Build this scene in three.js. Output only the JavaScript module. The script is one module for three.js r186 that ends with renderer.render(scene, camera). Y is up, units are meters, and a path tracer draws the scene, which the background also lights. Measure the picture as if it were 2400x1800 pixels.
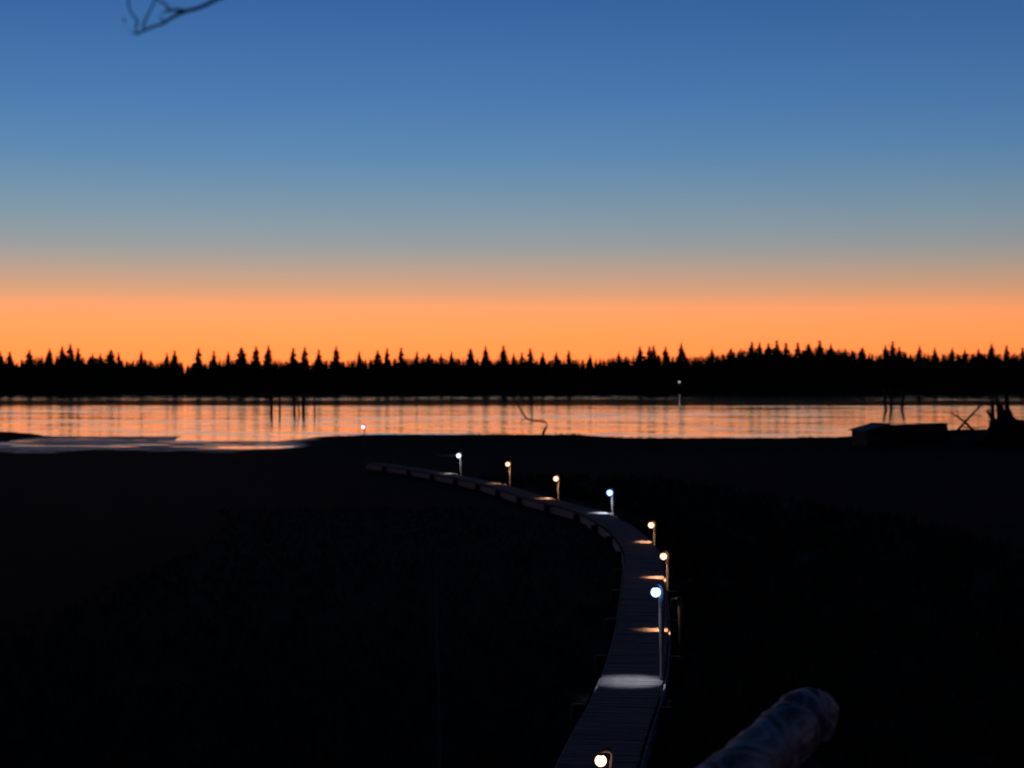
import * as THREE from 'three';
import { mergeGeometries } from 'three/addons/utils/BufferGeometryUtils.js';
import { SimplexNoise } from 'three/addons/math/SimplexNoise.js';

// ------------------------------------------------------------------ camera, sky, exposure
const EYE = 6.8;                                   // metres above the lake
const FOV = 26, F = 900 / Math.tan(THREE.MathUtils.degToRad(FOV / 2));   // focal length in photograph pixels
const scene = new THREE.Scene();
const camera = new THREE.PerspectiveCamera(FOV, 4 / 3, 0.1, 20000);
camera.position.set(0, EYE, 0);
camera.lookAt(0, EYE, -100);
camera.focus = 20; camera.userData.fStop = 1.55;
const renderer = new THREE.WebGLRenderer({ antialias: true });
renderer.toneMapping = THREE.LinearToneMapping;
renderer.toneMappingExposure = 1;
renderer.shadowMap.enabled = true;

function random(seed) { let a = seed >>> 0; return () => { a = (a + 0x6D2B79F5) | 0; let t = Math.imul(a ^ (a >>> 15), 1 | a); t = (t + Math.imul(t ^ (t >>> 7), 61 | t)) ^ t; return ((t ^ (t >>> 14)) >>> 0) / 4294967296; }; }
const noiser = new SimplexNoise({ random: random(7) });
const noise2 = (x, y) => noiser.noise(x, y);
const fbm = (x, y, n = 4) => { let s = 0, a = 0.5; for (let i = 0; i < n; i++) { s += a * noise2(x, y); x = x * 2.03 + 11; y = y * 2.03 - 7; a *= 0.5; } return s; };
const clamp = (v, a, b) => Math.min(b, Math.max(a, v));
const smooth = (a, b, v) => { const t = clamp((v - a) / (b - a), 0, 1); return t * t * (3 - 2 * t); };
const table = (pts, v) => { if (v <= pts[0][0]) return pts[0].slice(1); for (let i = 1; i < pts.length; i++) if (v <= pts[i][0]) { const a = pts[i - 1], b = pts[i], t = (v - a[0]) / (b[0] - a[0]); return a.slice(1).map((c, k) => c + (b[k + 1] - c) * t); } return pts[pts.length - 1].slice(1); };
const lin = (c) => { c /= 255; return c <= 0.04045 ? c / 12.92 : ((c + 0.055) / 1.055) ** 2.4; };

// the dusk sky: the sun has set a little left of the view; the glow lies along the horizon and thins out round the sky
{
  const toward = [[0, 330, 156, 74], [1.18, 326, 161, 82], [1.9, 306, 166, 95], [2.65, 258, 167, 111], [3.2, 221, 164, 126], [3.97, 186, 163, 146], [4.7, 156, 159, 160], [5.6, 135, 155, 168], [6.6, 116, 148, 173], [7.9, 94, 137, 179], [9.6, 77, 124, 177], [11.3, 66, 112, 169], [13, 56, 101, 160], [18, 37, 74, 127], [25, 23, 50, 93], [40, 12, 28, 58], [60, 8, 21, 46], [90, 6, 18, 41]];
  const away = [[0, 24, 29, 44], [6, 26, 32, 50], [14, 21, 31, 54], [30, 14, 25, 49], [60, 9, 20, 45], [90, 6, 18, 41]];
  const W = 1024, Hh = 1024, data = new Float32Array(W * Hh * 4), sunAz = THREE.MathUtils.degToRad(-11);
  for (let j = 0; j < Hh; j++) {
    const el = Math.max(0, ((j + 0.5) / Hh - 0.5) * 180);
    const a = table(toward, el).map(lin), b = table(away, el).map(lin);
    for (let i = 0; i < W; i++) {
      const phi = ((i + 0.5) / W - 0.5) * 2 * Math.PI, az = Math.atan2(Math.cos(phi), -Math.sin(phi));
      const w = (0.5 + 0.5 * Math.cos(az - sunAz)) ** 2.3, k = (j * W + i) * 4;
      for (let c = 0; c < 3; c++) data[k + c] = b[c] + (a[c] - b[c]) * w;
      data[k + 3] = 1;
    }
  }
  const sky = new THREE.DataTexture(data, W, Hh, THREE.RGBAFormat, THREE.FloatType);
  sky.mapping = THREE.EquirectangularReflectionMapping; sky.magFilter = sky.minFilter = THREE.LinearFilter;
  sky.wrapS = THREE.RepeatWrapping; sky.needsUpdate = true;
  scene.background = sky; scene.environment = sky;
}

// ------------------------------------------------------------------ helpers
const used = new Map();
function numbered(name) { const n = used.get(name) ?? 0; used.set(name, n + 1); return n ? name + '_' + String(n).padStart(3, '0') : name; }
function finish(o) { o.traverse((m) => { if (m.isMesh) m.castShadow = m.receiveShadow = true; }); return o; }
function tag(o, label, category, group) { o.userData.label = label; o.userData.category = category; if (group) o.userData.group = group; return o; }
function thing(name, label, category, pos = [0, 0, 0], turn = 0, group) { const o = new THREE.Group(); o.name = numbered(name); o.position.set(...pos); o.rotation.y = turn; scene.add(o); return tag(o, label, category, group); }
function part(name, geo, mat, parent) { const m = new THREE.Mesh(geo, mat); m.name = name; m.castShadow = m.receiveShadow = true; parent.add(m); return m; }
function structure(name, geo, mat) { const m = part(name, geo, mat, scene); m.userData.kind = 'structure'; return m; }
const rgb = (r, g, b) => new THREE.Color().setRGB(r, g, b);
const std = (r, g, b, rough = 0.9, more = {}) => new THREE.MeshStandardMaterial({ color: rgb(r, g, b), roughness: rough, ...more });
const box = (w, h, d, x = 0, y = 0, z = 0) => new THREE.BoxGeometry(w, h, d).translate(x, y, z);
// photograph pixel and distance -> world
const at = (px, py, d) => new THREE.Vector3((px - 1200) * d / F, EYE + (900 - py) * d / F, -d);
// a tapering, slightly knotty limb along points [x, y, z, radius]
function limb(pts, { sides = 8, seed = 1, rough = 0.12, per = 4 } = {}) {
  const r = random(seed), P = pts.map((p) => new THREE.Vector3(p[0], p[1], p[2])), curve = new THREE.CatmullRomCurve3(P, false, 'centripetal');
  const n = Math.max(2, (pts.length - 1) * per), pos = [], idx = [], uv = [];
  const frames = curve.computeFrenetFrames(n, false);
  let len = 0, last = null;
  for (let i = 0; i <= n; i++) {
    const u = i / n, tt = u * (pts.length - 1), k = Math.min(pts.length - 2, Math.floor(tt)), rad = pts[k][3] + (pts[k + 1][3] - pts[k][3]) * (tt - k);
    const c = curve.getPoint(u); if (last) len += c.distanceTo(last); last = c;
    for (let s = 0; s <= sides; s++) {
      const a = s / sides * Math.PI * 2, q = s === sides ? 0 : s, jit = 1 + rough * (fbm(q * 1.7 + seed * 3.1, i * 0.6 + seed) + 0.4 * (noise2(q * 3.3, i * 1.7 + seed)));
      const d = frames.normals[i].clone().multiplyScalar(Math.cos(a)).addScaledVector(frames.binormals[i], Math.sin(a)).multiplyScalar(rad * jit);
      pos.push(c.x + d.x, c.y + d.y, c.z + d.z); uv.push(s / sides, len);
    }
  }
  const w = sides + 1;
  for (let i = 0; i < n; i++) for (let s = 0; s < sides; s++) { const a = i * w + s; idx.push(a, a + 1, a + w, a + 1, a + w + 1, a + w); }
  for (const e of [0, n]) { const c = curve.getPoint(e / n), ci = pos.length / 3; pos.push(c.x, c.y, c.z); uv.push(0.5, 0); for (let s = 0; s < sides; s++) { const a = e * w + s; e ? idx.push(a, a + 1, ci) : idx.push(a + 1, a, ci); } }
  const g = new THREE.BufferGeometry(); g.setAttribute('position', new THREE.Float32BufferAttribute(pos, 3)); g.setAttribute('uv', new THREE.Float32BufferAttribute(uv, 2)); g.setIndex(idx); g.computeVertexNormals();
  return g;
}
// small grey noise textures for grain
function noiseTexture(size, fn, srgb = true) {
  const d = new Uint8Array(size * size * 4);
  for (let j = 0; j < size; j++) for (let i = 0; i < size; i++) { const c = fn(i / size, j / size), k = (j * size + i) * 4; d[k] = clamp(c[0], 0, 1) * 255; d[k + 1] = clamp(c[1], 0, 1) * 255; d[k + 2] = clamp(c[2], 0, 1) * 255; d[k + 3] = 255; }
  const t = new THREE.DataTexture(d, size, size); t.wrapS = t.wrapT = THREE.RepeatWrapping; t.magFilter = THREE.LinearFilter; t.minFilter = THREE.LinearMipmapLinearFilter; t.generateMipmaps = true; if (srgb) t.colorSpace = THREE.SRGBColorSpace; t.needsUpdate = true; return t;
}
const grainTexture = noiseTexture(256, (u, v) => { const g = 0.8 + 0.3 * fbm(u * 22, v * 3) + 0.12 * noise2(u * 60, v * 9); return [g, g * 0.99, g * 0.97]; });
const barkTexture = noiseTexture(256, (u, v) => { const g = 0.72 + 0.5 * fbm(Math.cos(u * 6.283) * 2.2 + 5, v * 7 + Math.sin(u * 6.283) * 2.2) + 0.12 * noise2(u * 50, v * 12); return [g, g * 0.98, g * 0.95]; });

// ------------------------------------------------------------------ the near land
// shoreline distance for a given x
const shoreTable = [[-160, 232], [-64, 222], [-60, 218], [-43, 217.5], [-40.5, 200], [-28, 198], [-24, 215], [-18, 218], [8, 218], [11, 210], [15, 206], [45, 206], [70, 214], [160, 225]];
const shore = (x) => table(shoreTable, x)[0] + 1.2 * noise2(x * 0.12, 3) + 0.5 * noise2(x * 0.5, 9);
// the boardwalk's middle line: [distance, x]
const walk = [[19, 0.6], [26, 1.32], [33.2, 2.36], [39.6, 3.08], [46.8, 3.7], [51.4, 4.06], [58.5, 4.58], [63.2, 4.67], [68.8, 4.55], [74.2, 4.12], [78, 3.68], [87.6, 1.39], [100.8, -1.5], [112.4, -5.0], [119.9, -7.8], [126.4, -10.4]];
const DECK = 0.8, DECK_W = 1.25;
const walkCurve = new THREE.CatmullRomCurve3(walk.map(([d, x]) => new THREE.Vector3(x, DECK, -d)), false, 'centripetal');
const walkX = (d) => table(walk, d)[0];
function ground(x, d) {
  let bank;                                        // the bank that the camera stands on
  if (d < 9) bank = EYE - 1.65 - 0.072 * d; else bank = EYE - 2.3 - 0.238 * (d - 9);
  const s = shore(x), left = smooth(-2, -14, x - (walkX(clamp(d, 26, 126)) - 4) * smooth(60, 100, d));
  let marsh = 0.42 - 0.2 * smooth(40, 180, d) + 0.05 * fbm(x * 0.15, d * 0.15);
  let mud = 0.36 - 0.28 * smooth(45, 165, d) + 0.03 * fbm(x * 0.06, d * 0.2);
  mud = Math.min(mud, 0.36) - 0.055 * smooth(160, 178, d) + 0.028 * noise2(x * 0.045, d * 0.28) * smooth(155, 170, d);
  // a shallow channel of standing water behind the sand bar
  mud -= 0.12 * smooth(-34, -25, x) * smooth(-6, -12, x) * Math.exp(-(((d - 186 - x * 0.25) / 4.5) ** 2));
  let h = marsh + (mud - marsh) * left;
  h += 0.06 * smooth(-30, -24, x) * smooth(12, 6, x) * Math.exp(-(((d - 211) / 5) ** 2));
  h += 1.0 * smooth(34, 60, x) * smooth(120, 185, d) * (0.85 + 0.25 * noise2(x * 0.1, d * 0.05));
  h += 0.5 * smooth(-59, -66, x) * smooth(170, 195, d);
  h += 0.05 * noise2(x * 0.9, d * 0.6) * (1 - left) * smooth(24, 40, d);
  h = Math.max(h, bank) + (d < 27 ? 0.03 * noise2(x, d) : 0);
  const beyond = d - s;                            // slope under the lake past the shoreline
  if (beyond > -2.5) h = h + (-0.06 - h) * smooth(-2.5, 0.6, beyond) - 0.25 * Math.max(0, beyond);
  return h;
}
{
  const xs = [], ds = [];
  for (let x = -150; x <= 150; x += (Math.abs(x) < 66 ? 0.6 : 3)) xs.push(x);
  for (let d = -30; d <= 236; d += (d < 20 ? 1 : d < 150 ? 1.1 : 0.45)) ds.push(d);
  const pos = [], col = [], uv = [], idx = [], n = xs.length;
  for (const d of ds) for (const x of xs) {
    const h = ground(x, d); pos.push(x, h, -d); uv.push(x / 4, d / 4);
    const wet = smooth(0.16, 0.06, h), v = 0.8 + 0.5 * fbm(x * 0.3, d * 0.3);      // bare mud on the flats, turf on the marsh
    const g = [0.0115, 0.01, 0.0075], m = [0.03, 0.0225, 0.022];
    col.push(...g.map((c, k) => (c + (m[k] - c) * wet) * v));
  }
  const mudIdx = [];                               // the flats that the lake floods: wet, bare and shiny
  for (let j = 0; j < ds.length - 1; j++) for (let i = 0; i < n - 1; i++) { const a = j * n + i, h = pos[a * 3 + 1]; (h < 0.055 + 0.03 * noise2(xs[i] * 0.1, ds[j] * 0.2) && xs[i] < -4 && ds[j] > 160 ? mudIdx : idx).push(a, a + 1, a + n, a + 1, a + n + 1, a + n); }
  const g = new THREE.BufferGeometry(); g.setAttribute('position', new THREE.Float32BufferAttribute(pos, 3)); g.setAttribute('color', new THREE.Float32BufferAttribute(col, 3)); g.setAttribute('uv', new THREE.Float32BufferAttribute(uv, 2)); g.setIndex(idx); g.computeVertexNormals();
  const earth = noiseTexture(256, (u, v) => { const k = 0.8 + 0.4 * fbm(u * 12, v * 12) + 0.15 * noise2(u * 70, v * 70); return [k, k, k]; });
  const wetGeo = g.clone(); wetGeo.setIndex(mudIdx);
  structure('mud_flat', wetGeo, new THREE.MeshPhysicalMaterial({ vertexColors: true, map: earth, roughness: 0.3, specularIntensity: 0.035, bumpMap: earth, bumpScale: 0.02 }));
  structure('ground', g, new THREE.MeshPhysicalMaterial({ vertexColors: true, map: earth, roughness: 0.95, specularIntensity: 0.04, bumpMap: earth, bumpScale: 0.03 }));
}

// ------------------------------------------------------------------ the lake
const WAVE = [[1.6, 0.02], [2.5, 0.022], [4.1, 0.021]], SWELL = [[3.4, 0.0135], [5.3, 0.0145], [8.3, 0.0135]];   // wavelength in metres, steepness
{
  const S = 1024, d = new Uint8Array(S * S * 4);   // wind lanes: rougher and calmer water, drawn out across the view
  for (let j = 0; j < S; j++) for (let i = 0; i < S; i++) {
    const dist = 100 + (j + 0.5) / S * 1200, x = ((i + 0.5) / S - 0.5) * 1600;
    const bend = dist + 60 * noise2(x * 0.0022, 1.3) + 18 * noise2(x * 0.008, dist * 0.004);
    let r = table([[100, 0.06], [220, 0.06], [300, 0.06], [480, 0.065], [540, 0.055], [600, 0.045], [690, 0.05], [740, 0.055], [1000, 0.06], [1150, 0.06], [1250, 0.06]], bend)[0];
    r += 0.014 * noise2(x * 0.004, Math.log(dist) * 14) + 0.01 * noise2(x * 0.015, Math.log(dist) * 40);
    const k = (j * S + i) * 4; d[k] = d[k + 1] = d[k + 2] = clamp(r, 0.03, 0.25) * 255 * 4; d[k + 3] = 255;
  }
  const t = new THREE.DataTexture(d, S, S); t.magFilter = t.minFilter = THREE.LinearFilter; t.wrapS = THREE.MirroredRepeatWrapping; t.wrapT = THREE.ClampToEdgeWrapping; t.needsUpdate = true;
  // the surface itself: long low wavelets on the near half, flat where the water lies calm
  const xs = [-4500], ds = [-100, 100];
  for (let x = -428; x <= 428; x += Math.abs(x + 1) < 204 ? 3 : 8) xs.push(x); xs.push(4500);
  for (let q = 172; q <= 556; q += 0.28) ds.push(q); for (let q = 600; q <= 1188; q += 0.7) ds.push(q); ds.push(1230, 1600);
  const pos = [], uv = [], idx = [], n = xs.length;
  for (const q of ds) for (const x of xs) {
    const lee = 1 - 0.75 * smooth(0.09, 0.125, x / q) * smooth(0.215, 0.18, x / q);   // calm under the ridge
    const far = smooth(425, 400, Math.abs(x)) * smooth(640, 735, q + 40 * noise2(x * 0.004, 6)) * smooth(1188, 1170, q) * lee * (0.9 + 0.4 * noise2(x * 0.004, q * 0.012));
    const amp = smooth(204, 180, Math.abs(x)) * smooth(172, 182, q) * smooth(556, 500, q) * (0.8 + 0.5 * noise2(x * 0.006, q * 0.03));
    const ph = 5 * noise2(x * 0.05, q * 0.03) + 2.2 * noise2(x * 0.15, q * 0.08 + 40);
    const y = WAVE.reduce((t, [l, sl], i) => t + sl * l / 6.283 * Math.sin(q * 6.283 / l + ph * (1 + 0.4 * i) + i * 2), 0) * amp + SWELL.reduce((t, [l, sl], i) => t + sl * l / 6.283 * Math.sin(q * 6.283 / l + ph * (1 + 0.4 * i) + i * 2), 0) * far;
    pos.push(x, y, -q); uv.push(x / 1600 + 0.5, (q - 100) / 1200);
  }
  for (let j = 0; j < ds.length - 1; j++) for (let i = 0; i < n - 1; i++) { const k = j * n + i; idx.push(k, k + 1, k + n, k + 1, k + n + 1, k + n); }
  const g = new THREE.BufferGeometry(); g.setAttribute('position', new THREE.Float32BufferAttribute(pos, 3)); g.setAttribute('uv', new THREE.Float32BufferAttribute(uv, 2)); g.setIndex(idx); g.computeVertexNormals();
  structure('lake', g, new THREE.MeshPhysicalMaterial({ color: rgb(0.008, 0.012, 0.016), roughness: 0.25, roughnessMap: t, ior: 1.333, metalness: 0, clearcoat: 1, clearcoatRoughness: 0.05 }));
}

// ------------------------------------------------------------------ the far shore and its forest
const farBase = (x, D) => Math.max(-1, (D - 1196) * 0.25) * (D < 1206 ? 1 : 0) + (D >= 1206 ? 2.5 + 3 * smooth(1206, 1300, D) : 0) + 3 * smooth(130, 260, x) * smooth(1205, 1260, D);
{
  const xs = [], Ds = [1190, 1196, 1200, 1206, 1215, 1230, 1260, 1300, 1400, 1700, 2600];
  for (let x = -4200; x <= 4200; x += 30) xs.push(x);
  const pos = [], idx = [], n = xs.length;
  for (const D of Ds) for (const x of xs) pos.push(x, D < 1195 ? -0.6 : farBase(x, D) + (D > 1320 ? 6 * noise2(x * 0.002, D * 0.002) + (D - 1320) * 0.006 : 0), -D + 2.5 * noise2(x * 0.03, 0.5));
  for (let j = 0; j < Ds.length - 1; j++) for (let i = 0; i < n - 1; i++) { const a = j * n + i; idx.push(a, a + 1, a + n, a + 1, a + n + 1, a + n); }
  const g = new THREE.BufferGeometry(); g.setAttribute('position', new THREE.Float32BufferAttribute(pos, 3)); g.setIndex(idx); g.computeVertexNormals();
  structure('far_shore', g, std(0.03, 0.032, 0.02, 1));
}
// a conifer of height 1: drooping boughs in whorls, each bough a small folded spray
function coniferCrown(seed, radius, whorls, per) {
  const r = random(seed), pos = [];
  const tri = (...a) => { for (const v of a) pos.push(v[0], v[1], v[2]); };
  for (let i = 0; i < whorls; i++) {
    const t = 0.05 + 0.9 * Math.pow(i / (whorls - 1), 0.92), reach = radius * Math.pow(1 - t, 0.78) * (0.78 + 0.4 * r()) + 0.006, a0 = r() * 7;
    for (let k = 0; k < per; k++) {
      const a = a0 + k / per * Math.PI * 2 + (r() - 0.5) * 0.5, L = reach * (0.65 + 0.5 * r()), wd = L * 0.3 + 0.004, y = t + (r() - 0.5) * 0.02, drop = L * (0.25 + 0.35 * r());
      const c = Math.cos(a), s = Math.sin(a), P = (l, w, h) => [c * l - s * w, y + h, s * l + c * w];
      const A = P(0, 0, 0.022), B = P(L * 0.55, wd, -drop * 0.6), C = P(L, 0, -drop * 0.55), D = P(L * 0.55, -wd, -drop * 0.6), E = P(L * 0.5, 0, -drop * 0.1 + 0.004), G = P(L * 0.35, 0, -drop * 0.9 - 0.02);
      tri(A, B, E); tri(E, B, C); tri(A, E, D); tri(E, C, D); tri(A, G, C);
    }
  }
  tri([0.006, 0.93, 0], [0, 1.0, 0], [-0.004, 0.93, 0.005]); tri([-0.004, 0.93, -0.005], [0, 1.0, 0], [0.006, 0.93, 0]); tri([-0.004, 0.93, 0.005], [0, 1, 0], [-0.004, 0.93, -0.005]);
  const g = new THREE.BufferGeometry(); g.setAttribute('position', new THREE.Float32BufferAttribute(pos, 3)); g.computeVertexNormals(); return g;
}
const needles = std(0.028, 0.04, 0.024, 0.95, { side: THREE.DoubleSide }), darkBark = std(0.06, 0.045, 0.035, 0.95);
const skyline = [[0, 832], [40, 844], [70, 832], [150, 826], [240, 835], [295, 841], [330, 836], [370, 843], [420, 840], [445, 851], [500, 839], [560, 838], [700, 838], [800, 840], [900, 836], [1000, 833], [1100, 835], [1200, 836], [1300, 837], [1350, 838], [1400, 836], [1480, 829], [1560, 826], [1640, 829], [1700, 825], [1750, 812], [1820, 809], [1860, 822], [1900, 809], [1960, 813], [2010, 819], [2060, 826], [2090, 811], [2140, 824], [2200, 824], [2300, 823], [2400, 823]];
const lineAt = (px) => px < 0 || px > 2400 ? 835 + 8 * noise2(px * 0.01, 2) : table(skyline, px)[0];
{
  const r = random(21), lists = [[], [], []], m = new THREE.Matrix4(), q = new THREE.Quaternion(), up = new THREE.Vector3(0, 1, 0);
  const rows = [[1201, 0.45], [1205, 0.62], [1211, 0.8], [1218, 0.92], [1226, 1], [1236, 1], [1248, 1], [1262, 1]];
  rows.forEach(([D0, part_]) => {
    for (let x = -620; x < 620; x += 3.6) {
      const xx = x + (r() - 0.5) * 3, D = D0 + (r() - 0.5) * 6, px = 1200 + xx * F / D, base = Math.max(0.2, farBase(xx, D)) - 0.3;
      const top = EYE + (900 - lineAt(px)) * D / F - 0.6 - Math.pow(r(), 1.3) * 2.6;
      const h = (top - base) * (part_ === 1 ? 1 : part_ * (0.7 + 0.45 * r())), w = h * (0.9 + 0.5 * r());
      q.setFromAxisAngle(up, r() * 6.28); m.compose(new THREE.Vector3(xx, base, -D), q, new THREE.Vector3(w, h, w));
      lists[Math.floor(r() * 3)].push(m.clone());
    }
  });
  lists.forEach((list, i) => {
    const im = new THREE.InstancedMesh(coniferCrown(40 + i, 0.25, 15, 7), needles, list.length); list.forEach((k, j) => im.setMatrixAt(j, k));
    im.name = numbered('forest'); im.userData.kind = 'stuff'; im.castShadow = im.receiveShadow = true;
    tag(im, 'dense dark conifer forest covering the far shore of the lake', 'forest', 'forest on the far shore'); scene.add(im);
  });
  // the trees that stand out against the sky: [pixel of the tip, 0 narrow / 1 broad]
  const tips = [[0, 823], [23, 825], [69, 820], [116, 816], [146, 811], [165, 807], [183, 816], [217, 829], [235, 829], [260, 820, 1], [278, 827], [331, 822], [391, 827], [409, 822], [465, 816], [501, 823], [535, 823], [566, 814, 1], [600, 811], [629, 809], [687, 816], [714, 814], [747, 820], [788, 811], [842, 823], [885, 821], [907, 817], [940, 815], [977, 825], [1005, 829, 1], [1034, 829], [1058, 823], [1103, 817, 1], [1138, 812], [1180, 810], [1204, 829], [1223, 827], [1243, 817], [1272, 827], [1304, 825], [1333, 821], [1383, 831], [1450, 825], [1500, 811], [1522, 812], [1532, 810], [1560, 812], [1597, 804], [1669, 817], [1713, 817, 1], [1762, 800], [1780, 802], [1801, 804], [1821, 798], [1842, 804], [1870, 804], [1895, 806, 1], [1921, 798], [1947, 806], [1980, 817], [2021, 815, 1], [2075, 808], [2092, 800], [2108, 812], [2155, 810], [2191, 815], [2232, 815], [2261, 819], [2293, 817], [2324, 806], [2359, 810], [2397, 815]];
  const where = (px) => px < 300 ? 'far left end of the treeline' : px < 560 ? 'around the dip in the far treeline' : px < 820 ? 'on the far treeline above the pilings' : px < 1100 ? 'on the far treeline above the small lamp' : px < 1350 ? 'on the far treeline above the crooked branch' : px < 1480 ? 'low treeline left of the far light' : px < 1700 ? 'on the far treeline around the light' : px < 2000 ? 'on the raised far ridge' : px < 2240 ? 'on the far treeline above the sheds' : 'far right end of the treeline';
  const narrow = [coniferCrown(60, 0.27, 18, 9), coniferCrown(61, 0.31, 17, 9)], broad = coniferCrown(62, 0.44, 16, 11);
  const trunkGeo = new THREE.CylinderGeometry(0.004, 0.012, 0.92, 6).translate(0, 0.46, 0);
  const ordinals = ['first', 'second', 'third', 'fourth', 'fifth', 'sixth', 'seventh', 'eighth', 'ninth', 'tenth', 'eleventh', 'twelfth'], seen = {};
  for (const [px, py, wide] of tips) {
    const D = 1222 + r() * 24, p = at(px, py - 3, D), base = farBase(p.x, D) - 0.3, h = p.y - base, w = h * (0.95 + 0.25 * r());
    const t = thing('conifer_tree', ordinals[seen[where(px)] = (seen[where(px)] ?? -1) + 1] + (wide ? ' broad' : ' pointed') + ' treetop from the left, ' + where(px), 'tree', [p.x, base, p.z], r() * 6.28, 'conifers standing out on the far treeline');
    part('trunk', trunkGeo, darkBark, t); part('crown', wide ? broad : narrow[r() < 0.5 ? 0 : 1], needles, t);
    for (const c of t.children) c.scale.set(w, h, w);
  }
}

// ------------------------------------------------------------------ the boardwalk
const weathered = new THREE.MeshStandardMaterial({ color: rgb(0.155, 0.12, 0.112), map: grainTexture, roughness: 0.85, bumpMap: grainTexture, bumpScale: 0.004 });
const fasciaWood = new THREE.MeshStandardMaterial({ color: rgb(0.4, 0.36, 0.35), map: grainTexture, roughness: 0.85 });
const pileWood = new THREE.MeshStandardMaterial({ color: rgb(0.05, 0.042, 0.036), map: barkTexture, roughness: 0.9 });
const total = walkCurve.getLength();
walkCurve.arcLengthDivisions = 800; walkCurve.updateArcLengths();
function along(s) { const u = clamp(s / total, 0, 1), p = walkCurve.getPointAt(u), t = walkCurve.getTangentAt(u); t.y = 0; t.normalize(); return { p, t, side: new THREE.Vector3(-t.z, 0, t.x), turn: Math.atan2(-t.x, -t.z) }; }   // side points to the right of the way out
const walkway = thing('boardwalk', 'long weathered plank boardwalk curving across the dark marsh to the lake', 'boardwalk', [0, 0, 0]);
{
  const r = random(5), planks = [], step = 0.15;
  for (let s = 0.07; s < total; s += step) {
    const { p, turn } = along(s), w = DECK_W + (r() - 0.5) * 0.05;
    const g = new THREE.BoxGeometry(w, 0.04, step - 0.012); const uv = g.attributes.uv, o = r(); for (let i = 0; i < uv.count; i++) uv.setXY(i, uv.getY(i) * 0.14 + o, uv.getX(i) * 1.2 + r() * 0.01);
    const shade = 0.8 + 0.4 * r(), col = new Float32Array(g.attributes.position.count * 3); for (let i = 0; i < col.length; i += 3) { col[i] = shade; col[i + 1] = shade * (0.97 + 0.03 * r()); col[i + 2] = shade * 0.97; }
    g.setAttribute('color', new THREE.BufferAttribute(col, 3));
    g.rotateZ((r() - 0.5) * 0.012).rotateY(turn).translate(p.x, DECK - 0.02 + (r() - 0.5) * 0.008, p.z); planks.push(g);
  }
  const deckMat = weathered.clone(); deckMat.vertexColors = true;
  const m = part('planking', mergeGeometries(planks), deckMat, walkway); m.userData.kind = 'stuff';
  const bay = 5.8, boardGeo = new Map();
  for (let s = 0.6, k = 0; s + bay < total + 4; s += bay, k++) {
    for (const sd of [-1, 1]) {
      const a = along(s), e = along(Math.min(total, s + bay)), A = a.p.clone().addScaledVector(a.side, sd * (DECK_W / 2 + 0.035)), B = e.p.clone().addScaledVector(e.side, sd * (DECK_W / 2 + 0.035));
      // one edge board per bay, bent with the walk
      const pts = []; for (let i = 0; i <= 6; i++) { const c = along(Math.min(total, s + bay * (0.008 + 0.984 * i / 6))); pts.push(c.p.clone().addScaledVector(c.side, sd * (DECK_W / 2 + 0.045))); }
      const pos = [], idx = [], uv = [];
      pts.forEach((q, i) => { const c = along(Math.min(total, s + bay * i / 6)).side; for (const [o, y] of [[-0.02, DECK - 0.08], [0.02, DECK - 0.08], [0.02, DECK - 0.40], [-0.02, DECK - 0.40]]) { pos.push(q.x + c.x * o, y, q.z + c.z * o); uv.push(y * 2, i * 0.9); } });
      for (let i = 0; i < 6; i++) for (let f = 0; f < 4; f++) { const p0 = i * 4 + f, p1 = i * 4 + (f + 1) % 4; idx.push(p0, p1, p0 + 4, p1, p1 + 4, p0 + 4); }
      idx.push(0, 2, 1, 0, 3, 2, 24, 25, 26, 24, 26, 27);
      let g = new THREE.BufferGeometry(); g.setAttribute('position', new THREE.Float32BufferAttribute(pos, 3)); g.setAttribute('uv', new THREE.Float32BufferAttribute(uv, 2)); g.setIndex(idx); g = g.toNonIndexed(); g.computeVertexNormals();
      part('edge_board', g, fasciaWood, walkway);
      const q = a.p.clone().addScaledVector(a.side, sd * (DECK_W / 2 + 0.21)), gy = ground(q.x, -q.z) - 0.3, rad = 0.13 + 0.02 * r();
      part('piling', limb([[q.x, gy, q.z, rad * 1.05], [q.x + 0.01, (gy + DECK) / 2, q.z, rad], [q.x, DECK - 0.05 + 0.04 * r(), q.z, rad * 0.95]], { sides: 9, seed: k * 2 + sd + 3, rough: 0.06, per: 2 }), pileWood, walkway);
      if (sd === 1) { const b = a.p, w = a.turn; const c = box(DECK_W + 0.02, 0.16, 0.14); c.rotateY(w).translate(b.x, DECK - 0.14, b.z); part('cross_beam', c, pileWood, walkway); }
    }
  }
}

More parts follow.
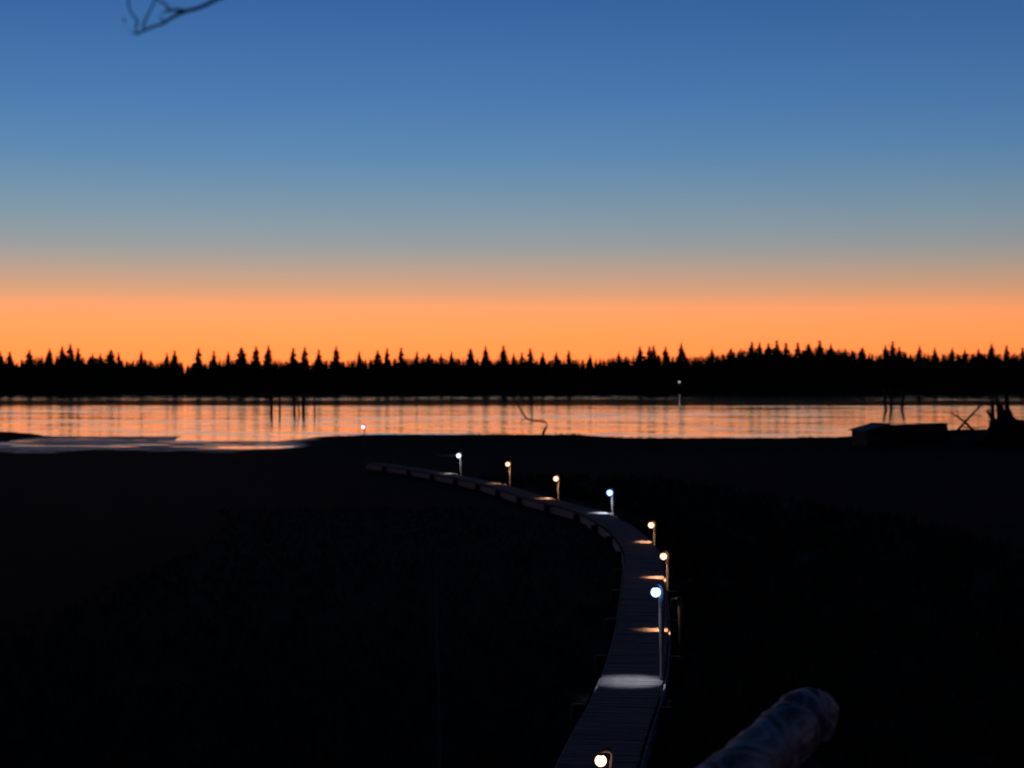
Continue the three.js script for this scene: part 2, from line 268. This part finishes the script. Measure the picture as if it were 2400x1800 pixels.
// ------------------------------------------------------------------ lamps on posts beside the boardwalk
const lampCap = std(0.05, 0.05, 0.055, 0.5, { metalness: 0.6 }), postWood = new THREE.MeshStandardMaterial({ color: rgb(0.28, 0.25, 0.23), map: grainTexture, roughness: 0.8 });
const TONE = { warm: [1.0, 0.56, 0.3], white: [0.86, 0.9, 1.0], blue: [0.62, 0.76, 1.0] };
const GLOW = { warm: [3.2, 1.6, 0.95], white: [1.8, 1.95, 2.5], blue: [1.0, 1.7, 4.4] };
const lensMaterial = {}; for (const k in GLOW) lensMaterial[k] = new THREE.MeshStandardMaterial({ color: rgb(0.6, 0.6, 0.6), emissive: rgb(...GLOW[k].map((c) => c / 4.5)), emissiveIntensity: 4.5, roughness: 0.4 });
function lampPost(label, px, py, d, tone, { power = 5, radius = 0.1, floor = null, hood = false, spread = 0.66, arm = 0.14, aim = 0.25, soft = 1 } = {}) {
  const head = at(px, py, d), bx = head.x + arm, bz = head.z - 0.09, by = floor ?? ground(bx, -bz), h = head.y - by;
  const t = thing('lamp_post', label, 'lamp post', [bx, by, bz], 0, 'lamp posts along the boardwalk');
  const hx = -arm, hz = 0.09, R = radius, k = Math.min(1, h / 1.2);
  part('post', limb([[0, -0.2, 0, 0.03], [0.004, h * 0.35, 0, 0.034], [0.004, h * 0.7, 0, 0.05 * k + 0.008], [0.012, h - 0.02, 0, 0.062 * k + 0.008]], { sides: 12, seed: Math.round(px), rough: 0.04, per: 4 }), postWood, t);
  // the top bends over like a crook and carries the lamp
  part('crook', limb([[0.012, h - 0.03, 0, 0.06 * k], [0.012, h + R * 0.9, 0, 0.052 * k], [hx * 0.35, h + R * 1.65, hz * 0.3, 0.042], [hx * 0.95, h + R * 1.5, hz * 0.8, 0.024], [hx, h + R * 1.1, hz, 0.014]], { sides: 10, rough: 0.03, per: 4, seed: 2 }), postWood, t);
  const lantern = part('lamp_head', new THREE.LatheGeometry([[0.012, radius * 1.16], [radius * 0.3, radius * 1.08], [radius * 0.42, radius * 0.93], [radius * 0.36, radius * 0.92], [0.0, radius * 1.03]].map(([a, b]) => new THREE.Vector2(a, b)), 18).translate(hx, h, hz), lampCap, t);
  part('lamp_globe', new THREE.SphereGeometry(radius, 20, 14).translate(hx, h, hz), lensMaterial[tone], lantern);
  if (hood) part('lamp_hood', new THREE.CylinderGeometry(radius * 1.15, radius * 1.45, radius * 2.9, 20, 1, true).translate(hx, h - radius * 0.1, hz), std(0.03, 0.03, 0.032, 0.6, { side: THREE.DoubleSide, metalness: 0.5 }), lantern);
  const light = new THREE.SpotLight(rgb(...TONE[tone]), power, 0, spread, soft, 2); light.position.set(hx, h - radius * 0.3, hz); light.shadow.radius = Math.min(4, radius / 0.02 * 0.7); light.castShadow = true; light.name = 'lamp_light';
  light.target.position.set(hx - aim * h, 0, hz); t.add(light, light.target);
  return t;
}
lampPost('tall thin lamp post at the water edge, its small light seen against the orange lake', 851, 1001, 176, 'white', { power: 2, radius: 0.16 });
const signPost = lampPost('white lamp post farthest out along the boardwalk, with a thin arm to its left', 1075, 1068, 111.5, 'white', { power: 48, radius: 0.14 });
lampPost('warm lamp post on the far stretch, next after the farthest white one', 1190, 1088, 100.5, 'warm', { power: 54, radius: 0.12 });
lampPost('warm lamp post just left of the blue white one at the bend', 1303, 1122, 87.2, 'warm', { power: 54, radius: 0.12 });
lampPost('blue white lamp post where the boardwalk starts to bend', 1429, 1155, 77.4, 'blue', { power: 58, radius: 0.13 });
lampPost('warm lamp post on the outside of the bend', 1526, 1231, 63.2, 'warm', { power: 29, radius: 0.105 });
lampPost('warm lamp post just above the tall bright blue lamp', 1555, 1304, 51.6, 'warm', { power: 27, radius: 0.1 });
lampPost('hooded warm lamp post right of the tall blue lamp, its bulb hidden', 1580, 1412, 40.6, 'warm', { power: 34, radius: 0.07, hood: true, aim: 0.62, spread: 0.55, arm: 0.15 });
lampPost('tallest nearby lamp post with a bright blue globe and pale shaft', 1537, 1388, 33.6, 'blue', { power: 33, radius: 0.1, spread: 0.47, arm: 0.12, aim: 0.27, soft: 0.75 });
lampPost('warm lamp at the bottom edge, seen from above in front of the boardwalk', 1408, 1783, 22.4, 'warm', { power: 5, radius: 0.08 });

// a light on the far shore
{
  const p = at(1592, 896, 1196), t = thing('shore_light', 'small white light on a pole low on the far shore', 'light', [p.x, 0, p.z]);
  part('pole', new THREE.CylinderGeometry(0.14, 0.2, p.y + 1, 8).translate(0, p.y / 2 - 0.5, 0), lampCap, t);
  part('lamp_globe', new THREE.SphereGeometry(0.36, 14, 10).translate(0, p.y + 0.2, 0.0), new THREE.MeshStandardMaterial({ color: rgb(0.6, 0.6, 0.6), emissive: rgb(1, 0.92, 0.78), emissiveIntensity: 3.2 }), t);
  part('lamp_cap', new THREE.ConeGeometry(0.45, 0.25, 12).translate(0, p.y + 0.66, 0), lampCap, t);
  const l = new THREE.PointLight(rgb(1, 0.92, 0.78), 1.5); l.position.set(0, p.y + 0.2, 0); l.castShadow = true; l.name = 'shore_lamp_light'; t.add(l);
}

// ------------------------------------------------------------------ pilings standing in the lake
const oldWood = new THREE.MeshStandardMaterial({ color: rgb(0.06, 0.05, 0.042), map: barkTexture, roughness: 0.9 });
function piling(px, top, wl, lean, rad, label, group, seed) {
  const d = EYE * F / (wl - 900), p = at(px, wl, d), h = (wl - top) * d / F;
  const t = thing('piling', label, 'piling', [p.x, 0, p.z], 0, group);
  part('shaft', limb([[0, -1.5, 0, rad * 1.1], [lean * 0.45, h * 0.45, 0, rad], [lean, h, 0, rad * 0.85]], { sides: 9, seed, rough: 0.12, per: 3 }), oldWood, t);
  part('collar', new THREE.CylinderGeometry(rad * 1.12, rad * 1.16, 0.3, 10, 1).translate(lean * 0.8, h * 0.82, 0), lampCap, t);
}
piling(636, 921, 971, 0.1, 0.3, 'leftmost old piling of the cluster standing in the lake', 'pilings in the left of the lake', 1);
piling(656, 924, 971, -0.1, 0.22, 'slim piling, second from the left of the cluster in the lake', 'pilings in the left of the lake', 2);
piling(690, 921, 971, 0.15, 0.26, 'third piling from the left of the cluster in the lake', 'pilings in the left of the lake', 3);
piling(702, 928, 972, -0.5, 0.16, 'thin leaning piling in the middle of the cluster in the lake', 'pilings in the left of the lake', 4);
piling(711, 919, 971, 0.05, 0.32, 'thickest piling of the cluster in the lake', 'pilings in the left of the lake', 5);
piling(737, 923, 971, 0.0, 0.18, 'slender rightmost piling of the cluster in the lake', 'pilings in the left of the lake', 6);
piling(1247, 930, 972, 0, 0.13, 'thin lone pole in the lake beside the crooked branch', null, 7);
piling(2078, 905, 962, -0.9, 0.34, 'leftmost of three pilings behind the sheds, leaning left', 'pilings behind the sheds', 8);
piling(2089, 905, 962, -0.4, 0.34, 'middle of three pilings behind the sheds', 'pilings behind the sheds', 9);
piling(2113, 905, 962, 0.8, 0.34, 'rightmost of three pilings behind the sheds, leaning right', 'pilings behind the sheds', 10);

// ------------------------------------------------------------------ driftwood, sheds and brush along the near shore
const driftwood = new THREE.MeshStandardMaterial({ color: rgb(0.14, 0.1, 0.075), map: barkTexture, roughness: 0.85 });
{ // crooked bare branch standing up out of the bar
  const d = 212, o = at(1272, 1020, d), w = (px, py, r, dz = 0) => { const v = at(px, py, d).sub(o); return [v.x, v.y, v.z + dz, r]; };
  const t = thing('crooked_branch', 'thin crooked bare branch sticking up from the dark bar into the lake', 'branch', [o.x, o.y, o.z]);
  part('stem', limb([w(1270, 1032, 0.2), w(1273, 1017, 0.17), w(1279, 1003, 0.15), w(1282, 994, 0.14, 0.3), w(1276, 988, 0.13, 0.5), w(1252, 986, 0.12, 0.3), w(1234, 980, 0.115), w(1221, 961, 0.1, -0.3), w(1207, 940, 0.07, -0.4)], { sides: 7, seed: 3, rough: 0.2 }), driftwood, t);
  part('twig', limb([w(1233, 980, 0.07), w(1226, 984, 0.05, 0.4), w(1221, 985, 0.03, 0.8)], { sides: 6, seed: 5, rough: 0.2 }), driftwood, t);
}
const board = new THREE.MeshStandardMaterial({ color: rgb(0.045, 0.04, 0.037), map: grainTexture, roughness: 0.9 }), metalRoof = std(0.06, 0.065, 0.075, 0.7), tarRoof = std(0.05, 0.05, 0.055, 0.9), darkGlass = std(0.02, 0.025, 0.03, 0.12);
{ // boat shed with a low pitched metal roof
  const d = 176, c = at(2048, 1022, d), k = d / F, gy = ground(c.x, d);
  const t = thing('boat_shed', 'small boat shed with a low pitched roof on the right shore', 'shed', [c.x, gy, c.z], 0.16);
  const W = 72 * k, top = EYE + (900 - 1009) * k - gy, ridge = EYE + (900 - 994) * k - gy, L = 4.4;
  const s = new THREE.Shape([[-W / 2, -0.3], [W / 2, -0.3], [W / 2, top], [W * 0.2, ridge - 0.04], [-W / 2, top]].map(([a, b]) => new THREE.Vector2(a, b)));
  part('wall', new THREE.ExtrudeGeometry(s, { depth: L, bevelEnabled: false }).translate(0, 0, -L / 2), board, t);
  const slope = (x0, y0, x1, y1) => { const len = Math.hypot(x1 - x0, y1 - y0), g = box(len, 0.07, L + 0.5); g.rotateZ(Math.atan2(y1 - y0, x1 - x0)).translate((x0 + x1) / 2, (y0 + y1) / 2 + 0.06, 0); return g; };
  const roof = part('roof', slope(-W / 2 - 0.3, top - 0.06, W * 0.2, ridge), metalRoof, t); part('roof', slope(W * 0.2 + 0.01, ridge, W / 2 + 0.3, top - 0.06), metalRoof, t);
  part('ridge_cap', box(0.3, 0.05, L + 0.52, W * 0.2, ridge + 0.12, 0), metalRoof, roof);
  part('door', box(1.1, 1.15, 0.06, -0.4, 0.55, L / 2 + 0.03), std(0.07, 0.06, 0.05, 0.8), t);
  part('corner_board', box(0.12, top + 0.1, 0.05, -W / 2 + 0.06, top / 2 - 0.05, L / 2 + 0.02), board, t); part('corner_board', box(0.12, top + 0.1, 0.05, W / 2 - 0.06, top / 2 - 0.05, L / 2 + 0.02), board, t);
}
{ // long low store with a nearly flat roof that slants up to the right
  const d = 182, c = at(2150, 1020, d), k = d / F, gy = ground(c.x, d);
  const t = thing('low_store', 'long low store with a nearly flat dark roof right of the boat shed', 'shed', [c.x, gy, c.z], -0.08);
  const W = 124 * k, l = EYE + (900 - 999) * k - gy, r = EYE + (900 - 993.5) * k - gy, L = 3.6;
  const s = new THREE.Shape([[-W / 2, -0.3], [W / 2 + 0.35, -0.3], [W / 2, r], [-W / 2, l]].map(([a, b]) => new THREE.Vector2(a, b)));
  part('wall', new THREE.ExtrudeGeometry(s, { depth: L, bevelEnabled: false }).translate(0, 0, -L / 2), board, t);
  const g = box(W + 0.3, 0.09, L + 0.4); g.rotateZ(Math.atan2(r - l, W)).translate(0, (l + r) / 2 + 0.06, 0); part('roof', g, tarRoof, t);
  for (const x of [-1.4, 1.2]) { const f = part('window', box(0.9, 0.5, 0.06, x, l * 0.55, L / 2 + 0.03), board, t); part('pane', box(0.78, 0.38, 0.02, x, l * 0.55, L / 2 + 0.075), darkGlass, f); }
}
{ // broken snag with several stems
  const d = 172, o = at(2335, 1012, d), k = d / F, gy = ground(o.x, d), t = thing('broken_snag', 'thick broken snag with several upright stems at the right edge of the shore', 'snag', [o.x, gy, o.z]);
  const y = (py) => EYE + (900 - py) * k - gy, x = (px) => (px - 2335) * k;
  const stems = [[2325, 2326, 940, 0.24], [2340, 2338, 932, 0.28], [2356, 2362, 928, 0.34], [2348, 2351, 950, 0.3], [2330, 2318, 962, 0.2], [2366, 2366, 948, 0.3]];
  stems.forEach(([a, b, top, rad], i) => part('stem', limb([[x(a), -0.3, (i % 3) * 0.3, rad * 1.4], [x((a + b) / 2 + 2), y(985), (i % 2) * 0.3, rad], [x(b), y(top), -0.2 * i, rad * 0.55]], { sides: 9, seed: 30 + i, rough: 0.3 }), oldWood, t));
  part('root_mass', limb([[x(2300), -0.2, 0.3, 0.5], [x(2340), y(1003), 0.2, 1.0], [x(2375), y(1000), 0, 1.0], [x(2400), y(1012), -0.2, 0.7]], { sides: 12, seed: 50, rough: 0.5 }), oldWood, t);
  const r = random(8); for (let i = 0; i < 12; i++) { const px = 2318 + r() * 50, py = 935 + r() * 45, e = (r() - 0.5) * 60; part('twig', limb([[x(px), y(py), 0, 0.06], [x(px + e * 0.5), y(py - 6 - r() * 10), 0.2, 0.045], [x(px + e), y(py - 12 * r() - 4), 0.3, 0.02]], { sides: 5, seed: 70 + i, rough: 0.2, per: 2 }), oldWood, t); }
}
{ // fallen bare branches crossing each other
  const d = 174, o = at(2262, 1008, d), k = d / F, gy = ground(o.x, d), t = thing('fallen_branches', 'bare crossed branches between the low store and the snag', 'branch', [o.x, gy, o.z]);
  const P = (px, py, r, z = 0) => [(px - 2262) * k, EYE + (900 - py) * k - gy, z, r];
  [[P(2290, 1018, 0.16), P(2262, 990, 0.13), P(2240, 974, 0.09), P(2226, 968, 0.05)], [P(2236, 1016, 0.15, 0.2), P(2258, 992, 0.13, 0.2), P(2284, 964, 0.1, 0.2), P(2305, 945, 0.06, 0.1)], [P(2270, 974, 0.07, 0.2), P(2285, 972, 0.05, 0.2), P(2300, 975, 0.03)], [P(2246, 978, 0.06), P(2243, 964, 0.04), P(2238, 955, 0.02)], [P(2252, 1000, 0.08, 0.1), P(2275, 1003, 0.07, 0.3), P(2310, 1000, 0.05, 0.2)], [P(2285, 963, 0.06, 0.2), P(2292, 952, 0.04, 0.1), P(2294, 940, 0.02)]].forEach((p, i) => part('branch', limb(p, { sides: 6, seed: 90 + i, rough: 0.25 }), oldWood, t));
}

// leafy brush: many small leaves on thin stems
const leafMat = new THREE.MeshPhysicalMaterial({ color: rgb(0.04, 0.055, 0.025), roughness: 0.9, side: THREE.DoubleSide });
function brush(label, px, py, d, w, h, seed) {
  const o = at(px, py, d), gy = ground(o.x, d), t = thing('shore_shrub', label, 'shrub', [o.x, gy, o.z], 0, 'shrubs on the right shore'), r = random(seed), pos = [];
  for (let i = 0; i < 900; i++) {
    const a = r() * 6.283, q = Math.sqrt(r()), y = Math.pow(r(), 0.8) * h * (1 - 0.55 * q * q) * (0.75 + 0.35 * noise2(a * 1.3, seed)), x = Math.cos(a) * q * w, z = Math.sin(a) * q * w * 0.7, s = 0.1 + 0.12 * r(), u = r() * 6.283, v = (r() - 0.3) * 1.4;
    const dx = Math.cos(u) * s, dz = Math.sin(u) * s, dy = v * s; pos.push(x - dz * 0.35, y, z + dx * 0.35, x + dx, y + dy, z + dz, x + dz * 0.35, y, z - dx * 0.35);
  }
  const g = new THREE.BufferGeometry(); g.setAttribute('position', new THREE.Float32BufferAttribute(pos, 3)); g.computeVertexNormals(); part('foliage', g, leafMat, t);
  part('stem', mergeGeometries([0, 1, 2, 3, 4].map((i) => { const a = i * 1.3; return limb([[0, -0.2, 0, 0.05], [Math.cos(a) * w * 0.3, h * 0.4, Math.sin(a) * w * 0.2, 0.03], [Math.cos(a) * w * 0.5, h * 0.75, Math.sin(a) * w * 0.35, 0.012]], { sides: 5, seed: seed + i, per: 2 }); })), oldWood, t);
}
brush('dark shrub at the right edge, beyond the snag', 2392, 1000, 170, 1.5, 1.6, 4);
brush('low dark shrub at the foot of the snag on its left', 2300, 1008, 170, 1.3, 0.8, 5);

// ------------------------------------------------------------------ close to the camera
{ // weathered log resting on the bank
  const bleached = new THREE.MeshStandardMaterial({ color: rgb(0.4, 0.42, 0.43), map: noiseTexture(256, (u, v) => { const g = 0.7 + 0.75 * fbm(Math.cos(u * 6.283) * 1.3 + 3, Math.cos(v * 6.283) * 1.1 + Math.sin(u * 6.283) * 1.3, 3) + 0.1 * noise2(u * 40, v * 14); return [g * 0.98, g, g * 1.0]; }), roughness: 0.75 });
  const A = at(1545, 1985, 7.4), B = at(1890, 1682, 9.6), o = new THREE.Vector3(B.x, ground(B.x, 9.6), B.z), t = thing('driftwood_log', 'thick bleached driftwood log on the bank at the bottom right corner', 'log', [o.x, o.y, o.z]);
  const P = (f, r, dx = 0, dy = 0) => { const v = A.clone().lerp(B, f).sub(o); return [v.x + dx, v.y + dy, v.z, r]; };
  part('trunk', limb([P(-0.25, 0.19), P(0, 0.185), P(0.25, 0.17, 0, 0.012), P(0.5, 0.168, 0.01), P(0.72, 0.166), P(0.86, 0.17), P(0.9, 0.145)], { sides: 26, seed: 12, rough: 0.07, per: 5 }), bleached, t);
  part('broken_end', limb([P(0.89, 0.13), P(0.93, 0.175), P(1.0, 0.17), P(1.07, 0.14), P(1.1, 0.07)], { sides: 20, seed: 15, rough: 0.1, per: 4 }), bleached, t);
  // the stones that carry it
  for (const f of [0.1, 0.85]) {
    const c = A.clone().lerp(B, f), gy = ground(c.x, -c.z), h = Math.max(0.15, c.y - 0.13 - gy), g = new THREE.IcosahedronGeometry(0.3, 2), p = g.attributes.position;
    for (let i = 0; i < p.count; i++) { const k = 1 + 0.25 * noise2(p.getX(i) * 5 + f * 9, p.getZ(i) * 5 + p.getY(i) * 4); p.setXYZ(i, p.getX(i) * k, p.getY(i) * k * (h + 0.1) / 0.6, p.getZ(i) * k); }
    g.computeVertexNormals(); g.translate(0, h / 2 - 0.05, 0);
    const st = thing('boulder', f < 0.5 ? 'dark boulder under the near part of the driftwood log' : 'dark boulder under the far end of the driftwood log', 'boulder', [c.x, gy, c.z]); part('stone', g, std(0.05, 0.05, 0.05, 0.9), st);
  }
}
{ // bare tree beside the camera; one limb reaches into the top of the view
  const bark = new THREE.MeshStandardMaterial({ color: rgb(0.05, 0.046, 0.044), map: barkTexture, roughness: 0.9 });
  const d = 6.5, base = [3.6, ground(3.6, 5.5), -5.5], t = thing('bare_tree', 'bare branch tip hanging into the sky at the upper left', 'tree', base);
  const P = (px, py, r, dz = 0) => { const v = at(px, py, d + dz); return [v.x - base[0], v.y - base[1], v.z - base[2], r]; }, H = 8;
  part('trunk', limb([[0, -0.3, 0, 0.17], [0.1, 2, 0.05, 0.14], [0.0, 5, 0, 0.11], [0.15, H, 0.1, 0.06], [0.1, H + 3, 0.2, 0.02]], { sides: 12, seed: 2, rough: 0.12 }), bark, t);
  const main = part('branch', limb([[0.05, 6.3, 0, 0.055], [-1.5, 6.0, -0.6, 0.035], P(900, -230, 0.017), P(620, -55, 0.011), P(505, 0, 0.0085), P(470, 17, 0.008), P(434, 27, 0.0085), P(405, 40, 0.0068), P(382, 55, 0.0062), P(355, 64, 0.0062), P(330, 75, 0.0052), P(318, 80, 0.004, 0.05), P(304, 72, 0.0035, 0.1), P(293, 55, 0.0035, 0.16), P(291, 44, 0.004, 0.2)], { sides: 8, seed: 4, rough: 0.15 }), bark, t);
  const twigs = [[P(436, 26, 0.007), P(418, 23, 0.0065), P(399, 24, 0.006), P(388, 10, 0.0045, 0.05), P(372, 0, 0.004, 0.1), P(350, -25, 0.003, 0.1)], [P(336, 66, 0.0055), P(337, 58, 0.005), P(345, 38, 0.004), P(356, 17, 0.0035), P(363, 0, 0.0035), P(371, -30, 0.003)], [P(399, 24, 0.005), P(388, 28, 0.0035, 0.1), P(379, 31, 0.003, 0.15)], [P(387, 52, 0.005), P(380, 46, 0.0035, 0.08), P(374, 41, 0.003, 0.1)], [P(320, 79, 0.004, 0.05), P(318, 64, 0.004, 0.12), P(322, 50, 0.0045, 0.2), P(312, 36, 0.0035, 0.25), P(303, 20, 0.0035, 0.3), P(301, 5, 0.004, 0.35), P(302, -20, 0.003, 0.35)]];
  twigs.forEach((p, i) => part('twig', limb(p, { sides: 7, seed: 20 + i, rough: 0.15 }), bark, main));
  const r = random(31);
  for (let i = 0; i < 9; i++) { const a = i * 2.1 + 0.4, y = 6.9 + i * 0.4, L = 2.6 - i * 0.2; part('branch', limb([[0.05, y, 0.02, 0.04 - i * 0.003], [Math.cos(a) * L * 0.5, y + 0.5, Math.sin(a) * L * 0.5, 0.022], [Math.cos(a + 0.2) * L, y + 1.1 + r() * 0.4, Math.sin(a + 0.2) * L, 0.006]], { sides: 7, seed: 40 + i }), bark, t); }
}
{ // thin bare stalk in the dark left of the boardwalk
  const d = 15, o = at(1023, 1300, d), gy = ground(o.x, d), h = o.y - gy, t = thing('thin_stalk', 'thin pale bare stalk standing in the dark left of the boardwalk', 'stalk', [o.x, gy, o.z]), m = std(0.12, 0.12, 0.12, 0.85);
  part('stem', limb([[0.03, -0.1, 0, 0.013], [0.02, h * 0.4, 0, 0.012], [0, h * 0.75, 0.01, 0.011], [0, h, 0, 0.006]], { sides: 8, seed: 6, rough: 0.1 }), m, t);
  part('twig', limb([[0.01, h * 0.8, 0, 0.005], [0.03, h * 0.87, 0, 0.004], [0.035, h * 0.94, 0, 0.002]], { sides: 6, seed: 7 }), m, t);
}

// ------------------------------------------------------------------ marsh grass
{
  const r = random(99), blades = [];
  const tuft = (seed) => { const q = random(seed), pos = []; for (let i = 0; i < 16; i++) { const a = q() * 6.283, R = q() * 0.16, x = Math.cos(a) * R, z = Math.sin(a) * R, h = 0.55 + 0.45 * q(), b = 0.1 + 0.25 * q(), c = q() * 6.283, w = 0.012 + 0.01 * q(), dx = Math.cos(c), dz = Math.sin(c); const m = [x + dx * b * 0.35, h * 0.6, z + dz * b * 0.35], e = [x + dx * b, h, z + dz * b]; const nx = -dz * w, nz = dx * w; pos.push(x - nx, 0, z - nz, x + nx, 0, z + nz, m[0] + nx, m[1], m[2] + nz, x - nx, 0, z - nz, m[0] + nx, m[1], m[2] + nz, m[0] - nx, m[1], m[2] - nz, m[0] - nx, m[1], m[2] - nz, m[0] + nx, m[1], m[2] + nz, ...e); } const g = new THREE.BufferGeometry(); g.setAttribute('position', new THREE.Float32BufferAttribute(pos, 3)); g.computeVertexNormals(); return g; };
  const spots = [], m = new THREE.Matrix4(), q = new THREE.Quaternion(), e = new THREE.Euler();
  const put = (x, d, h) => { const gy = ground(x, d); if (gy < 0.09 || d > shore(x) - 0.8) return; if (d > 18 && d < 128 && Math.abs(x - walkX(d)) < (d > 78 ? 3.2 : 1.15)) return; q.setFromEuler(e.set((r() - 0.5) * 0.3, r() * 6.28, (r() - 0.5) * 0.3)); m.compose(new THREE.Vector3(x, gy - 0.02, -d), q, new THREE.Vector3(h * (1 + r()), h, h * (1 + r()))); spots.push(m.clone()); };
  for (let i = 0; i < 9000; i++) { const d = 26 + Math.pow(r(), 1.6) * 90, x = walkX(d) + 1 + Math.pow(r(), 1.5) * 14; if (fbm(x * 0.35, d * 0.2) > -0.2) put(x, d, 0.22 + 0.3 * r()); }
  for (let i = 0; i < 5000; i++) { const d = 26 + Math.pow(r(), 1.5) * 60, x = walkX(d) - 1 - r() * 16; put(x, d, 0.12 + 0.16 * r()); }
  for (let i = 0; i < 9000; i++) { const d = 3 + r() * 24, x = (r() - 0.5) * (6 + d * 0.9); put(x, d, 0.06 + 0.09 * r()); }
  for (let i = 0; i < 9000; i++) { const x = -62 + r() * 128, d = shore(x) - 1 - Math.pow(r(), 1.4) * 45; if (x < -6 && r() < 0.7) continue; put(x, d, 0.12 + 0.2 * r() * (0.5 + 0.5 * noise2(x * 0.2, 4))); }
  for (let i = 0; i < 500; i++) { const d = 29 + r() * 8, x = walkX(d) + 1.0 + r() * 1.4; put(x, d, 0.35 + 0.3 * r()); }
  const mats = [std(0.05, 0.043, 0.02, 1, { side: THREE.DoubleSide }), std(0.03, 0.034, 0.015, 1, { side: THREE.DoubleSide })];
  for (let v = 0; v < 2; v++) { const list = spots.filter((_, i) => i % 2 === v), im = new THREE.InstancedMesh(tuft(200 + v), mats[v], list.length); list.forEach((k, i) => im.setMatrixAt(i, k)); im.name = numbered('marsh_grass'); im.userData.kind = 'stuff'; im.castShadow = im.receiveShadow = true; tag(im, v ? 'green marsh grass tufts over the dark near shore' : 'dry marsh grass tufts over the dark near shore', 'grass', 'marsh grass'); scene.add(im); }
}
// the horizontal arm on the farthest white lamp post
part('cross_arm', box(1.6, 0.07, 0.04, -0.72, 1.66, -0.075), postWood, signPost);

renderer.render(scene, camera);
